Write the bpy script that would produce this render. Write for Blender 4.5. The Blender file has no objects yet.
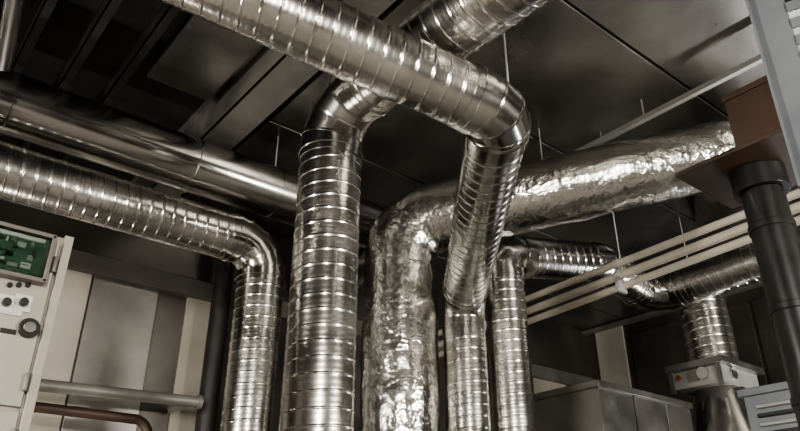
import bpy, math, random
from mathutils import Vector, Matrix, noise
random.seed(4)
# ------------------------------------------------------------------ camera
F=700.0; CAM=Vector((0,0,1.5))
AZ=math.radians(51); PT=math.radians(27)
FH=Vector((math.cos(AZ),math.sin(AZ),0)); RT=Vector((math.sin(AZ),-math.cos(AZ),0))
FW=FH*math.cos(PT)+Vector((0,0,1))*math.sin(PT); UP=-FH*math.sin(PT)+Vector((0,0,1))*math.cos(PT)
cd=bpy.data.cameras.new('camera'); cam=bpy.data.objects.new('camera',cd); bpy.context.collection.objects.link(cam)
M=Matrix((RT,UP,-FW)).transposed().to_4x4(); M.translation=CAM; cam.matrix_world=M
cd.sensor_width=36; cd.lens=F*36/800; cd.clip_start=0.05; bpy.context.scene.camera=cam
try: bpy.context.scene.view_settings.look='AgX - Medium High Contrast'
except Exception: pass
def ray(px,py): return FW+RT*((px-400)/F)+UP*((215.5-py)/F)
def PD(px,py,d): return CAM+ray(px,py)*d
def PZ(px,py,z):
    r=ray(px,py); return CAM+r*((z-CAM.z)/r.z)
def PY(px,py,y):
    r=ray(px,py); return CAM+r*(y/r.y)
def PX(px,py,x):
    r=ray(px,py); return CAM+r*(x/r.x)
ZC=4.7; XL=-3.2; YB=-3.2
YW=6.05; XR=8.45
# ------------------------------------------------------------------ materials
def new(name):
    m=bpy.data.materials.new(name); m.use_nodes=True; nt=m.node_tree
    return m,nt,nt.nodes['Principled BSDF']
def mat(name,c1,c2=None,metal=0.0,r1=.4,r2=None,scale=4.0,bump=0.0,bscale=30.0,stretch=(1,1,1),detail=6,emis=None,es=0,bd=.01):
    m,nt,b=new(name); N=nt.nodes; L=nt.links
    c2=c2 or c1; r2=r1 if r2 is None else r2
    tc=N.new('ShaderNodeTexCoord'); mp=N.new('ShaderNodeMapping'); mp.inputs['Scale'].default_value=stretch
    L.new(tc.outputs['Object'],mp.inputs[0])
    n=N.new('ShaderNodeTexNoise'); n.inputs['Scale'].default_value=scale; n.inputs['Detail'].default_value=detail; n.inputs['Roughness'].default_value=.6
    L.new(mp.outputs[0],n.inputs['Vector'])
    cr=N.new('ShaderNodeValToRGB'); cr.color_ramp.elements[0].position=.35; cr.color_ramp.elements[1].position=.68
    cr.color_ramp.elements[0].color=(*c1,1); cr.color_ramp.elements[1].color=(*c2,1)
    L.new(n.outputs['Fac'],cr.inputs[0]); L.new(cr.outputs[0],b.inputs['Base Color'])
    mr=N.new('ShaderNodeMapRange'); mr.inputs['From Min'].default_value=.3; mr.inputs['From Max'].default_value=.7
    mr.inputs['To Min'].default_value=r1; mr.inputs['To Max'].default_value=r2
    L.new(n.outputs['Fac'],mr.inputs[0]); L.new(mr.outputs[0],b.inputs['Roughness'])
    b.inputs['Metallic'].default_value=metal
    if bump>0:
        n2=N.new('ShaderNodeTexNoise'); n2.inputs['Scale'].default_value=bscale; n2.inputs['Detail'].default_value=3
        L.new(mp.outputs[0],n2.inputs['Vector'])
        bp=N.new('ShaderNodeBump'); bp.inputs['Strength'].default_value=bump; bp.inputs['Distance'].default_value=bd
        L.new(n2.outputs['Fac'],bp.inputs['Height']); L.new(bp.outputs[0],b.inputs['Normal'])
    if emis:
        b.inputs['Emission Color'].default_value=(*emis,1); b.inputs['Emission Strength'].default_value=es
    return m
galv=mat('galvanized_steel',(.49,.48,.455),(.66,.645,.615),1,.17,.28,5,.012,7)
galv_s=mat('galvanized_smooth',(.44,.43,.41),(.58,.57,.545),1,.14,.24,3,.012,3)
galv_d=mat('galvanized_dull',(.17,.168,.16),(.26,.255,.24),1,.34,.5,3,.05,10)
steel=mat('zinc_rod',(.45,.45,.43),None,.5,.45)
ceilm=mat('ceiling_sheet',(.15,.145,.133),(.27,.26,.238),.9,.25,.45,1.1,.05,1.6)
beamm=mat('beam_steel',(.14,.135,.12),(.20,.193,.174),.6,.45,.6,3,.1,20)
joist=mat('joist_dark',(.025,.024,.022),(.05,.047,.042),.6,.4,.6,3)
darkm=mat('dark_deck',(.012,.012,.012),(.025,.025,.023),.3,.5)
wallm=mat('wall_sheet',(.085,.08,.072),(.14,.132,.118),.8,.33,.5,1.2,.05,4)
backw=mat('unseen_wall_darkened',(.037,.036,.034),(.06,.058,.054),0,.6,.7,1.2)  # unseen camera-side walls, colour darkened to add contrast to duct reflections
walls=mat('wall_silver_panel',(.27,.265,.25),(.40,.39,.37),.9,.26,.4,1.5,.06,3)
cream=mat('cream_paint',(.27,.25,.21),(.33,.305,.26),0,.5,.6,2)
floorm=mat('concrete',(.20,.19,.17),(.30,.28,.25),0,.7,.85,2,.2,20)
cab=mat('cabinet_paint',(.30,.28,.24),(.33,.31,.27),0,.38,.45,2)
cabd=mat('cabinet_trim',(.13,.12,.105),None,0,.4)
black=mat('black_plastic',(.005,.005,.005),(.010,.010,.010),0,.3,.45)
brown=mat('brown_paint',(.034,.019,.012),(.055,.030,.019),0,.4,.55,4)
pipew=mat('white_pipe',(.42,.385,.32),(.52,.48,.41),0,.35,.5,3)
pipeg=mat('grey_pipe',(.17,.16,.145),(.24,.23,.21),.3,.4,.5,3)
pipec=mat('copper_pipe',(.05,.032,.025),(.07,.043,.033),.4,.4,.5,4)
piped=mat('dark_pipe',(.02,.018,.017),(.035,.032,.03),.3,.4,.5,4)
bluegrey=mat('bluegrey_paint',(.13,.145,.16),(.18,.195,.21),.3,.4,.5,3)
offw=mat('offwhite_plastic',(.5,.5,.48),None,0,.4)
greyp=mat('actuator_grey',(.25,.25,.24),(.31,.31,.30),.3,.35,.45)
red=mat('red_label',(.17,.03,.02),None,0,.4)
pcb=mat('green_circuit',(.012,.045,.028),(.06,.11,.07),0,.3,.4,60)
glass,nt,b=new('window_glass'); b.inputs['Transmission Weight'].default_value=1; b.inputs['Roughness'].default_value=.02; b.inputs['Base Color'].default_value=(.85,.95,.9,1)
nn_=nt.nodes.new('ShaderNodeTexNoise'); nn_.inputs['Scale'].default_value=2; bb_=nt.nodes.new('ShaderNodeBump'); bb_.inputs['Strength'].default_value=.02; nt.links.new(nn_.outputs[0],bb_.inputs['Height']); nt.links.new(bb_.outputs[0],b.inputs['Normal'])
added_tube=mat('added_lamp_tube',(1,1,1),None,0,.4,emis=(1,.95,.86),es=14)  # glowing tubes of the added, unseen fixtures
foil,nt,b=new('aluminium_foil'); N=nt.nodes;L=nt.links
b.inputs['Metallic'].default_value=1; b.inputs['Base Color'].default_value=(.70,.69,.66,1); b.inputs['Roughness'].default_value=.16
tc=N.new('ShaderNodeTexCoord')
v=N.new('ShaderNodeTexVoronoi'); v.feature='F1'; v.distance='MANHATTAN'; v.inputs['Scale'].default_value=20
n1=N.new('ShaderNodeTexNoise'); n1.inputs['Scale'].default_value=9; n1.inputs['Detail'].default_value=4
mx=N.new('ShaderNodeMixRGB'); mx.inputs[0].default_value=.12
L.new(tc.outputs['Object'],n1.inputs['Vector']); L.new(tc.outputs['Object'],mx.inputs[1]); L.new(n1.outputs['Color'],mx.inputs[2]); L.new(mx.outputs[0],v.inputs['Vector'])
n2=N.new('ShaderNodeTexNoise'); n2.inputs['Scale'].default_value=45; n2.inputs['Detail'].default_value=3; L.new(tc.outputs['Object'],n2.inputs['Vector'])
ad=N.new('ShaderNodeMath'); ad.operation='MULTIPLY_ADD'; ad.inputs[1].default_value=.8; L.new(v.outputs['Distance'],ad.inputs[0]); L.new(n2.outputs['Fac'],ad.inputs[2])
bp=N.new('ShaderNodeBump'); bp.inputs['Strength'].default_value=.40; bp.inputs['Distance'].default_value=.008
L.new(ad.outputs[0],bp.inputs['Height']); L.new(bp.outputs[0],b.inputs['Normal'])
# ------------------------------------------------------------------ mesh builder
class MB:
    def __init__(s): s.v=[];s.f=[];s.m=[];s.mats=[]
    def mi(s,m):
        if m not in s.mats: s.mats.append(m)
        return s.mats.index(m)
    def add(s,v,f,m):
        o=len(s.v); s.v+=[tuple(p) for p in v]; k=s.mi(m)
        s.f+=[tuple(i+o for i in q) for q in f]; s.m+=[k]*len(f)
    def box(s,lo,hi,m):
        lo=Vector(lo);hi=Vector(hi); a=[min(lo[i],hi[i]) for i in range(3)]; c=[max(lo[i],hi[i]) for i in range(3)]
        v=[(x,y,z) for z in (a[2],c[2]) for y in (a[1],c[1]) for x in (a[0],c[0])]
        s.add(v,[(0,2,3,1),(4,5,7,6),(0,1,5,4),(2,6,7,3),(0,4,6,2),(1,3,7,5)],m)
    def obox(s,c,ax,ay,az,m):
        c=Vector(c); v=[c+ax*i+ay*j+az*k for k in(-1,1) for j in(-1,1) for i in(-1,1)]
        s.add(v,[(0,2,3,1),(4,5,7,6),(0,1,5,4),(2,6,7,3),(0,4,6,2),(1,3,7,5)],m)
    def rings(s,R,m,caps=True):
        n=len(R[0]); v=[p for r in R for p in r]; f=[]
        for i in range(len(R)-1):
            for j in range(n):
                k=(j+1)%n; f.append((i*n+j,i*n+k,(i+1)*n+k,(i+1)*n+j))
        if caps: f.append(tuple(range(n))[::-1]); f.append(tuple((len(R)-1)*n+j for j in range(n)))
        s.add(v,f,m)
    def cyl(s,a,b,r,m,r2=None,n=24):
        a=Vector(a);b=Vector(b);d=(b-a).normalized(); U=d.orthogonal().normalized();V=d.cross(U)
        r2=r if r2 is None else r2
        s.rings([[p+(U*math.cos(2*math.pi*j/n)+V*math.sin(2*math.pi*j/n))*q for j in range(n)] for p,q in((a,r),(b,r2))],m)
    def obj(s,name,bevel=0,smooth=35):
        me=bpy.data.meshes.new(name); me.from_pydata(s.v,[],s.f)
        for m in s.mats: me.materials.append(m)
        me.polygons.foreach_set('material_index',s.m)
        me.polygons.foreach_set('use_smooth',[True]*len(s.f)); me.update()
        me.set_sharp_from_angle(angle=math.radians(smooth))
        o=bpy.data.objects.new(name,me); bpy.context.collection.objects.link(o)
        if bevel:
            md=o.modifiers.new('bevel','BEVEL'); md.width=bevel; md.segments=2; md.limit_method='ANGLE'
        return o
NS=64
def prof(ph):
    ph%=1.0
    if ph<.14: return math.sin(math.pi*ph/.14)**.6
    if ph<.20: return -.2*math.sin(math.pi*(ph-.14)/.06)
    if ph<.94: return .05*math.sin((ph-.20)/.74*math.pi*4)
    return -.2*math.sin(math.pi*(ph-.94)/.06)
def duct(mb,path,R,m,bend=.4,spiral=True,gores=4,pitch=.078,h=.0027,wr=0,collars=True,msm=None,R2=None,smoothbend=False):
    path=[Vector(p) for p in path]; msm=msm or m; n=len(path)
    bends=bend if isinstance(bend,(list,tuple)) else [bend]*(n-2)
    total=sum((path[i+1]-path[i]).length for i in range(n-1)); acc=[0.0]
    def rad(): return R if R2 is None else R+(R2-R)*min(1,acc[0]/total)
    dirs=[(path[i+1]-path[i]).normalized() for i in range(n-1)]
    trim=[0]+[bends[i]*math.tan(dirs[i].angle(dirs[i+1])/2) for i in range(n-2)]+[0]
    U=dirs[0].orthogonal().normalized()
    if abs(dirs[0].z)<.9: U=(Vector((0,0,1))-dirs[0]*dirs[0].z).normalized()
    rings=[]
    def ring(c,d,nb,r,s=None):
        V=d.cross(U); out=[]
        for j in range(NS):
            th=2*math.pi*j/NS; o=U*math.cos(th)+V*math.sin(th)
            rr=r if s is None else r+h*prof(s/pitch-j/NS)
            p=o*rr
            if nb is not None: p=p-d*(p.dot(nb)/d.dot(nb))
            q=c+p
            if wr: q=q+o*(wr*noise.noise(q*4)+wr*.35*noise.noise(q*13)+wr*.25*noise.noise(q*31))
            out.append(q)
        return out
    def flush(mm,caps=False):
        nonlocal rings
        if len(rings)>1: mb.rings(rings,mm,caps)
        rings=[]
    sp=0.0
    for i in range(n-1):
        d=dirs[i]; a=path[i]+d*trim[i]; b_=path[i+1]-d*trim[i+1]; Ln=(b_-a).length
        cl=.05 if (collars and Ln>.2) else 0
        ds=pitch/20 if spiral else (.022 if wr else .2)
        k=max(2,int(Ln/ds))
        for q in range(k+1):
            s=Ln*q/k
            rings.append(ring(a+d*s,d,None,rad(),sp+s if spiral else None)); acc[0]+=Ln/k
        flush(m,True); sp+=Ln
        if cl:
            for (e,sg,use) in((a,1,i>0),(b_,-1,i<n-2)):
                if use:
                    for off,r_ in((-.012,R),(-.012,R+.010),(.035,R+.010),(.038,R+.006),(.075,R+.006),(.075,R)):
                        rings.append(ring(e+d*sg*off,d,None,r_))
                    flush(msm)
        if i<n-2:
            d2=dirs[i+1]; ang=d.angle(d2); axis=d.cross(d2).normalized()
            cen=b_+ (axis.cross(d))*bends[i]
            st=b_-cen
            K=18 if smoothbend else gores
            r=rad()
            if smoothbend:
                U0=U.copy()
                for q in range(K+1):
                    rot=Matrix.Rotation(ang*q/K,3,axis); U=rot@U0
                    rings.append(ring(cen+rot@st,rot@d,None,r))
                flush(msm,True); acc[0]+=bends[i]*ang
            else:
                da=ang/K; U0=U.copy()
                rings.append(ring(b_-d*.012,d,None,r))
                for q in range(K):
                    th=(q+.5)*da; rot=Matrix.Rotation(th,3,axis)
                    vtx=cen+(rot@st)/math.cos(da/2); nb=rot@d
                    din=Matrix.Rotation(q*da,3,axis)@d
                    U=Matrix.Rotation(q*da,3,axis)@U0
                    for off,kk in((-.006,1),(-.006,1.025),(.006,1.025),(.006,1)):
                        rings.append(ring(vtx+nb*off,din,nb,r*kk))
                U=Matrix.Rotation(ang,3,axis)@U0
                rings.append(ring(cen+Matrix.Rotation(ang,3,axis)@st+d2*.012,d2,None,r))
                flush(msm,True)
def band(mb,c,d,seq,m):
    U=(Vector((0,0,1))-d*d.z).normalized(); V=d.cross(U)
    mb.rings([[c+d*off+(U*math.cos(2*math.pi*j/NS)+V*math.sin(2*math.pi*j/NS))*r for j in range(NS)] for off,r in seq],m,False)
RODZ=ZC-.032
def hanger(mb,p,R,ax,r=.006):
    ax=Vector(ax).normalized()
    band(mb,p,ax,((-.010,R),(-.010,R+.004),(.010,R+.004),(.010,R)),galv_s)
    mb.cyl(p+Vector((0,0,R)),Vector((p.x,p.y,RODZ)),r,steel,n=8)
    mb.cyl(p+Vector((0,0,R)),p+Vector((0,0,R+.03)),.012,steel,n=6)
# ------------------------------------------------------------------ ducts
def vert(p,z=0.0): return Vector((p.x,p.y,z))
a1=PZ(232,-8,3.70); a2=PZ(500,112,3.46); a3=PZ(463,300,3.30)
dA=(a2-a1).normalized(); a0=a1-dA*min(((a1.x-XL-.02)/dA.x),(4.4-a1.z)/-dA.z)
mb=MB(); duct(mb,[a0,a2,a3,vert(a3)],.155,galv,bend=[.2,.2],msm=galv_s,gores=3)
hanger(mb,a0+dA*1.2,.16,dA)
tp=a2+(a3-a2).normalized()*.10+RT*.07; mb.cyl(tp+Vector((0,0,.10)),Vector((tp.x,tp.y,RODZ)),.006,steel,n=8); mb.cyl(tp+Vector((0,0,.11)),tp+Vector((0,0,.18)),.014,steel,n=6)
mb.obj('spiral_ventilation_duct')
zB=3.87; bb=PD(318,400,3.3)
b2=Vector((bb.x,bb.y,zB)); b3=PZ(489,-2,zB); dB=(b3-b2).normalized(); b4=b2+dB*((b2.y-YB-.02)/-dB.y)
mb=MB(); duct(mb,[vert(bb),b2,b4],.170,galv,bend=.27,msm=galv_s,gores=3)
hanger(mb,b2+dB*1.5,.175,dB); mb.obj('spiral_ventilation_duct')
zG=4.14; g1=PZ(0,100,zG); g2=PZ(300,202,zG); dG=(g2-g1).normalized()
mb=MB(); g0=g1-dG*((g1.x-XL-.02)/dG.x); g3=g1+dG*(PZ(398,243,zG)-g1).length
duct(mb,[g0,g3,Vector((g3.x,YW-.1,zG))],.2,galv_s,spiral=False,bend=.3)
sG=(PZ(190,165,zG)-g1).length
for s in (sG-1.2,sG,sG+1.2): 
    band(mb,g1+dG*s,dG,((-.025,.2),(-.025,.203),(-.004,.203),(0,.207),(.004,.203),(.025,.203),(.025,.2)),galv_s)
hanger(mb,g1+dG*(PZ(274,192,zG)-g1).length,.202,dG)
mb.obj('smooth_ventilation_duct')
zH=3.66; h1=PZ(0,170,zH); h2=PZ(264,247,zH); dH=(h2-h1).normalized(); h0=h1-dH*((h1.x-XL-.02)/dH.x)
mb=MB(); duct(mb,[h0,h2,vert(h2)],.168,galv,bend=.24,msm=galv_s,gores=4)
p=h1-dH*.5; hanger(mb,p,.172,dH); mb.obj('spiral_ventilation_duct')
cb=PD(400,420,4.82)
c1=Vector((cb.x,cb.y,PD(406,212,5.3).z)); c2=PD(735,151,5.15); c3=PD(714,226,7.8)
dd=(c3-c2).normalized(); c3=c2+dd*((XR-.06-c2.x)/dd.x)
mb=MB(); duct(mb,[vert(cb),c1,c2,c3],.297,foil,bend=[.36,.26],spiral=False,wr=.009,collars=False,smoothbend=True,R2=.228)
dC=(c2-c1).normalized(); q=c1+dC*1.15; mb.cyl(q+Vector((0,0,.2)),Vector((q.x,q.y,RODZ)),.005,steel,n=8)
mb.obj('foil_insulated_duct')
fb=PD(513,431,4.95); f1=vert(fb,3.74)
i2=PD(600,263,6.0); i3=PD(652,297,6.4); k2=PD(800,247,5.6)
mb=MB(); duct(mb,[vert(fb),f1,i2,i3,k2],.166,galv,bend=[.2,.25,.25],msm=galv_s,gores=3)
jb=PD(716,372,6.0); jt=vert(jb,PD(703,275,6.3).z); 
duct(mb,[vert(jb,jb.z),jt],.2,galv,msm=galv_s)
hanger(mb,i3.lerp(k2,.3),.17,k2-i3)
c=jb.copy(); 
mb.box(c+Vector((-.3,-.2,-.16)),c+Vector((.3,.24,0.0)),greyp)
mb.box(c+Vector((-.38,-.26,-.02)),c+Vector((.33,.25,.03)),galv_d)
mb.cyl(c+Vector((-.3,-.05,-.07)),c+Vector((-.34,-.05,-.07)),.05,greyp)
mb.cyl(c+Vector((-.12,-.2,-.07)),c+Vector((-.12,-.215,-.07)),.05,galv_s)
mb.cyl(c+Vector((-.33,.16,-.07)),c+Vector((-.345,.16,-.07)),.02,red)
mb.box(c+Vector((-.31,.0,-.12)),c+Vector((-.302,.1,-.03)),cabd)
for yy in (-.2,.22): mb.box(c+Vector((-.36,yy-.02,-.2)),c+Vector((-.34,yy+.02,.03)),galv_d)
mb.cyl(c+Vector((0,0,-.16)),c+Vector((0,0,-.55)),.2,galv_s,r2=.34,n=48)
mb.cyl(c+Vector((0,0,-.55)),vert(c),.34,galv_s,n=48)
mb.obj('branching_duct_with_damper')
# ------------------------------------------------------------------ pipes
mb=MB()
for (pa,pb,z,r) in (((745,214),(527,299),3.50,.026),((747,227),(528,311),3.42,.030),((749,239),(530,321),3.34,.026)):
    A=PZ(*pa,z);B=PZ(*pb,z); d=(B-A).normalized()
    A=A-d*((A.y-YB-.02)/d.y); B=B+d*((YW-.1-B.y)/d.y)
    mb.cyl(A,B,r,pipew,n=20)
for t in (617,):
    p=PZ(t,214+(745-t)*.39,3.5)
    mb.box(p+Vector((-.05,-.012,-.22)),p+Vector((.06,.012,-.19)),steel)
    mb.cyl(p+Vector((.05,0,-.2)),Vector((p.x+.05,p.y,RODZ)),.005,steel,n=8)
    for z in (0,-.08,-.16):
        mb.cyl(p+Vector((0,-.015,z)),p+Vector((0,.015,z)),.036,steel,n=20)
mb.obj('white_water_pipes',0)
mb=MB(); p=PY(40,385,YW-.5); q=PY(197,402,YW-.5); d=(q-p).normalized(); mb.cyl(p-d*.6,q,.045,pipeg); mb.cyl(q,q+d*.03,.058,pipeg)
mb.cyl(q-d*.05,Vector((q.x,YW-.09,q.z))-d*.05,.03,pipeg); mb.cyl(p-d*.5,Vector((p.x-.5,YW-.09,p.z)),.03,pipeg)
mb.obj('grey_water_pipe')
mb=MB(); p=PY(20,405,YW-.62); q=PY(150,421,YW-.62); duct(mb,[vert(p),p,q,vert(q)],.036,pipec,bend=.12,spiral=False,collars=False,smoothbend=True)
mb.obj('copper_heating_pipe')
mb=MB(); p=PY(224,275,YW-.3); mb.cyl(vert(p),Vector((p.x,p.y,ZC-.001)),.085,piped); mb.cyl(vert(p,2.3),vert(p,2.36),.1,piped); mb.obj('dark_drain_pipe')
mb=MB(); p=PD(20,-30,3.4); q=PD(3,66,3.75); mb.cyl(vert(p,4.53),p,.045,galv_d); mb.cyl(p,q,.045,galv_d); mb.obj('grey_conduit')
# ------------------------------------------------------------------ control cabinet
co=PD(72,240,2.6); cy=co.y; cx=co.x; cz=co.z
mb=MB(); mb.box((cx-1.0,cy,0),(cx,cy+.4,cz),cab)
L0=cx-.98
mb.box((L0,cy-.02,cz-.03),(cx-.04,cy,1.98),cab)
mb.box((L0,cy-.02,1.965),(cx-.04,cy,1.15),cab)
mb.box((cx-.03,cy-.03,cz+.0),(cx,cy,0),cab)
for z in (cz-.12,2.06,1.88): mb.cyl((cx-.043,cy-.03,z-.03),(cx-.043,cy-.03,z+.03),.008,cabd,n=10)
w0=PY(53,238,cy).x; wz1=PY(0,229,cy).z; wz0=PY(20,283,cy).z
mb.box((w0-.5,cy-.035,wz1),(w0,cy-.02,wz0),cabd)
mb.box((w0-.48,cy-.04,wz1-.02),(w0-.02,cy-.034,wz0+.02),pcb)
for i in range(46):
    x=w0-.04-random.random()*.4; z=wz0+.03+random.random()*(wz1-wz0-.08)
    mb.box((x-.006-random.random()*.03,cy-.05,z),(x,cy-.04,z+.005+random.random()*.018),random.choice([black,black,offw,cabd,greyp,pcb]))
mb.box((w0-.3,cy-.055,wz1-.035),(w0-.03,cy-.042,wz1-.02),offw)
mb.box((w0-.49,cy-.062,wz1-.01),(w0-.01,cy-.058,wz0+.01),glass)
for (xa,xb_,za,zb) in ((w0-.5,w0,wz1-.012,wz1+.003),(w0-.5,w0,wz0-.003,wz0+.012),(w0-.012,w0+.003,wz0,wz1)):
    mb.box((xa,cy-.066,za),(xb_,cy-.02,zb),cabd)
for px in (4,21):
    p=PY(px,305,cy); mb.box(p+Vector((-.028,-.028,-.03)),p+Vector((.028,-.02,.03)),offw); mb.cyl(p+Vector((0,-.05,0)),p+Vector((0,-.02,0)),.014,black); 
p=PY(27,330,cy); mb.cyl(p+Vector((0,-.035,0)),p+Vector((0,-.018,0)),.034,black); mb.cyl(p+Vector((0,-.045,0)),p+Vector((0,-.03,0)),.02,galv_d)
p=PY(14,314,cy); mb.box(p+Vector((-.1,-.026,-.012)),p+Vector((.02,-.02,.012)),offw)
p=PY(8,333,cy); mb.box(p+Vector((-.03,-.026,-.008)),p+Vector((.02,-.02,.008)),black)
for k in range(3):
    p=PY(8+k*9,287,cy); mb.cyl(p+Vector((0,-.032,0)),p+Vector((0,-.018,0)),.009,black)
mb.obj('control_cabinet',.004)
# ------------------------------------------------------------------ air handling unit (right floor)
c=PD(597,380,5.0)
mb=MB(); mb.box((c.x,c.y,0),(c.x+1.2,c.y+1.0,c.z-.03),galv_d)
mb.box((c.x-.02,c.y-.02,c.z-.05),(c.x+1.22,c.y+1.02,c.z),galv_d)
for i in range(1,3): mb.box((c.x+i*.42,c.y-.008,.1),(c.x+i*.42+.02,c.y,c.z-.05),galv_d)
mb.obj('air_handling_unit',.004)
c=PD(742,392,3.7)
mb=MB(); mb.box((c.x,c.y,0),(c.x+.9,c.y-.7,c.z),bluegrey)
mb.box((c.x-.02,c.y+.02,c.z-.03),(c.x+.92,c.y-.72,c.z+.01),bluegrey)
for k in range(9): mb.box((c.x-.02,c.y-.06,c.z-.08-k*.045),(c.x,c.y-.64,c.z-.10-k*.045),black if k%2 else greyp)
mb.obj('louvered_unit_housing',.004)
# ------------------------------------------------------------------ brown hood + black flue
hc=PD(757,173,3.0); 
mb=MB()
def frus(mb,c,z0,s0,z1,s1,m,c2=None):
    c2=c2 or c
    v=[Vector((cc.x+sx*s,cc.y+sy*s,z)) for cc,z,s in((c,z0,s0),(c2,z1,s1)) for sx,sy in((-1,-1),(1,-1),(1,1),(-1,1))]
    mb.add(v,[(3,2,1,0),(4,5,6,7)]+[(i,(i+1)%4,4+(i+1)%4,4+i) for i in range(4)],m)
hz=hc.z; hn=hc+RT*.085
frus(mb,hc,hz-.0,.24,hz+.02,.24,brown); frus(mb,hc,hz+.02,.235,hz+.12,.10,brown,hn); frus(mb,hn,hz+.12,.10,hz+.38,.10,brown); frus(mb,hn,hz+.38,.106,hz+.41,.106,brown)
mb.cyl(vert(hc,hz-.10),vert(hc,hz),.110,black,n=40); mb.cyl(vert(hc),vert(hc,hz-.1),.084,black,n=40)
for z in (.25,.6,.95): mb.cyl(vert(hc,hz-z-.03),vert(hc,hz-z),.090,black,n=40)
mb.obj('flue_pipe_with_hood',.003)
# ------------------------------------------------------------------ perforated strut near camera
p0=PD(764,-60,2.3); p1=PD(838,180,2.0)
d=(p1-p0).normalized(); w=(ray(790,60).normalized()).cross(d).normalized(); nn=w.cross(d)
mb=MB(); ln=(p1-p0).length; cc=(p0+p1)/2
hw=.095
mb.obox(cc-w*hw,w*.004,d*ln/2,nn*.03,bluegrey); mb.obox(cc+w*hw,w*.004,d*ln/2,nn*.03,bluegrey)
mb.obox(cc-w*.068,w*.024,d*ln/2,nn*.003,bluegrey); mb.obox(cc+w*.044,w*.048,d*ln/2,nn*.003,bluegrey)
k=int(ln/.06)
for i in range(k): 
    mb.obox(p0+d*(i+.5)*.06-w*.022,w*.024,d*.017,nn*.003,bluegrey)
mb.box(p0+Vector((0,-.02,-.02)),p0+Vector((.36,.02,.02)),bluegrey)
mb.cyl(p0+Vector((.34,0,0)),Vector((p0.x+.34,p0.y,RODZ)),.015,steel)
mb.obj('perforated_steel_channel')
# ------------------------------------------------------------------ ceiling rail
mb=MB(); p=PZ(755,57,4.5); q=PZ(590,150,4.5); x=(p.x+q.x)/2
mb.box((x-.02,YB+.02,4.48),(x+.02,YW-.02,4.52),steel)
for y in (-1,1,2.2,3.4,4.6): mb.cyl((x,y,4.5),(x,y,RODZ),.006,steel,n=8)
mb.obj('ceiling_support_rail')
# ------------------------------------------------------------------ room shell
mb=MB(); mb.box((XL-.1,YB-.1,ZC),(XR+.1,YW+.1,ZC+.15),darkm)
ybreak=PZ(650,60,ZC).y
x=PZ(380,10,ZC).x+.05
yl=[ybreak+k*1.15 for k in range(-8,9)]
while x<XR:
    x2=min(x+2.3,XR)
    for y in yl:
        y2=min(y+1.13,YW); y1=max(y,YB)
        if y2-y1>.05: mb.box((x,y1,ZC-.03),(x2-.02,y2,ZC),ceilm)
    x=x2
mb.obj('ceiling',.004)
def beam(name,x0,x1,z0,z1,m):
    mb=MB()
    mb.box((x0,YB+.01,z0),(x1,YW-.01,z0+.012),m); mb.box((x0,YB+.01,z0),(x0+.012,YW-.01,z1),m); mb.box((x1-.012,YB+.01,z0),(x1,YW-.01,z1),m)
    mb.box((x0-.03,YB+.01,z1-.012),(x1+.03,YW-.01,z1),m)
    return mb.obj(name)
xb=PZ(262,100,4.42).x
beam('ceiling_beam',xb-.13,xb+.13,4.40,ZC,beamm)
xq=PZ(140,60,4.5).x
mb=MB(); ya=PZ(150,78,4.56).y
mb.box((xq+.12,ya-1.5,4.56),(xb-.22,ya,4.59),ceilm); mb.box((xq+.12,ya-3.1,4.56),(xb-.22,ya-1.56,4.59),ceilm)
for yy in (ya-.2,ya-1.3,ya-2.9): 
    for xx in (xq+.2,xb-.3): mb.cyl((xx,yy,4.58),(xx,yy,ZC),.008,steel,n=8)
mb.obj('ceiling_access_panel')
mb=MB()
for i in range(6):
    x=xq-i*.30
    mb.box((x-.03,YB+.01,4.54),(x+.03,YW-.01,4.552),joist); mb.box((x-.03,YB+.01,4.54),(x-.022,YW-.01,ZC),joist)
mb.obj('ceiling_joists')
mb=MB(); mb.box((XL-.1,YW,0),(XR+.1,YW+.1,ZC),wallm)
def wp(x0,x1,z0,z1,m,t=.03):
    mb.box((x0,YW-t,z0),(x1,YW,z1),m)
def wx(px,py): return PY(px,py,YW).x
ztop=3.85
wp(wx(40,330),wx(80,330),0,ztop,cream); wp(wx(82,330),wx(152,330),0,ztop,walls,.02); wp(wx(182,330),wx(214,330),0,ztop,cream)
wp(wx(530,360),wx(562,360),0,ztop,cream); 
wp(XL,XR,3.78,3.95,beamm,.08); wp(XL,XR,1.9,1.96,darkm,.04)
mb.obj('wall_back',.004)
mb=MB(); mb.box((XR,YB-.1,0),(XR+.1,YW+.1,ZC),wallm)
def wy(px,py): return PX(px,py,XR).y
mb.box((XR-.04,wy(600,360),0),(XR,wy(628,360),4.6),cream)
for a,b_ in ((634,690),(694,760),(764,830)):
    mb.box((XR-.03,wy(a,350),.2),(XR,wy(b_,350),4.45),wallm)
mb.box((XR-.1,YB,4.6),(XR,YW,4.66),beamm)
mb.obj('wall_right',.004)
mb=MB(); mb.box((XL-.1,YB-.1,0),(XL,YW+.1,ZC),backw); mb.obj('wall_left')
mb=MB(); mb.box((XL-.1,YB-.1,0),(XR+.1,YB,ZC),backw); mb.obj('wall_front')
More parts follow.
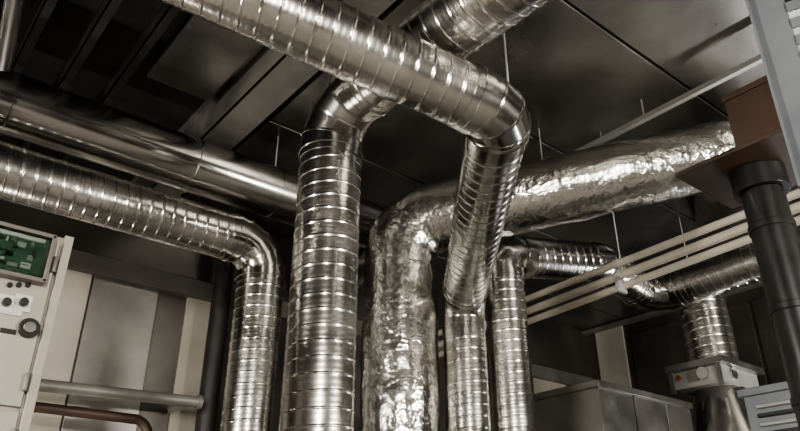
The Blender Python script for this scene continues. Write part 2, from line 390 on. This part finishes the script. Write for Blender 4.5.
mb=MB(); mb.box((XL-.1,YB-.1,-.1),(XR+.1,YW+.1,0),floorm); mb.obj('floor')
# ------------------------------------------------------------------ lamps (unseen tube fixtures, added to light the ducts, walls and ceiling)
def added_fixture(c,d,ln,power,col=(1,.93,.82),face=None,sz=.18):
    c=Vector(c); d=Vector(d).normalized(); f=Vector(face or (0,0,-1)).normalized(); f=(f-d*f.dot(d)).normalized(); s=d.cross(f).normalized()
    mb=MB(); mb.obox(c-f*.05,d*ln/2,s*(sz/2),f*.03,offw)
    mb.cyl(c-d*ln/2*.95+s*sz*.25,c+d*ln/2*.95+s*sz*.25,.014,added_tube,n=12); mb.cyl(c-d*ln/2*.95-s*sz*.25,c+d*ln/2*.95-s*sz*.25,.014,added_tube,n=12)
    fo=mb.obj('added_light_fixture')
    ld=bpy.data.lights.new('added_lamp_light','AREA'); ld.shape='RECTANGLE'; ld.size=ln; ld.size_y=sz; ld.energy=power; ld.color=col
    lo=bpy.data.objects.new('added_lamp_light',ld); bpy.context.collection.objects.link(lo); lo.parent=fo
    zax=-f; Mx=Matrix((d,zax.cross(d),zax)).transposed().to_4x4(); Mx.translation=c+f*.03; lo.matrix_world=Mx
added_fixture((-1.2,YB+.12,2.6),(0,0,1),1.5,300,face=(.35,1,.1),col=(1,.94,.85))
added_fixture((XL+.12,2.2,2.4),(0,0,1),1.5,220,face=(1,.25,.15),col=(1,.94,.85))
added_fixture((4.2,YB+.12,2.3),(1,0,0),1.5,320,face=(-.1,1,.3),col=(1,.95,.87))
added_fixture((7.4,1.4,1.6),(0,1,0),1.5,80,face=(-.3,.1,1),col=(.97,.96,1))  # added low behind the ducts, facing up to brighten ceiling and right wall
added_fixture((.2,4.9,1.0),(1,0,0),1.0,45,face=(0,.7,1),col=(1,.94,.86))
w=bpy.data.worlds.new('World'); bpy.context.scene.world=w; w.use_nodes=True
w.node_tree.nodes['Background'].inputs[0].default_value=(.5,.5,.5,1); w.node_tree.nodes['Background'].inputs[1].default_value=.03
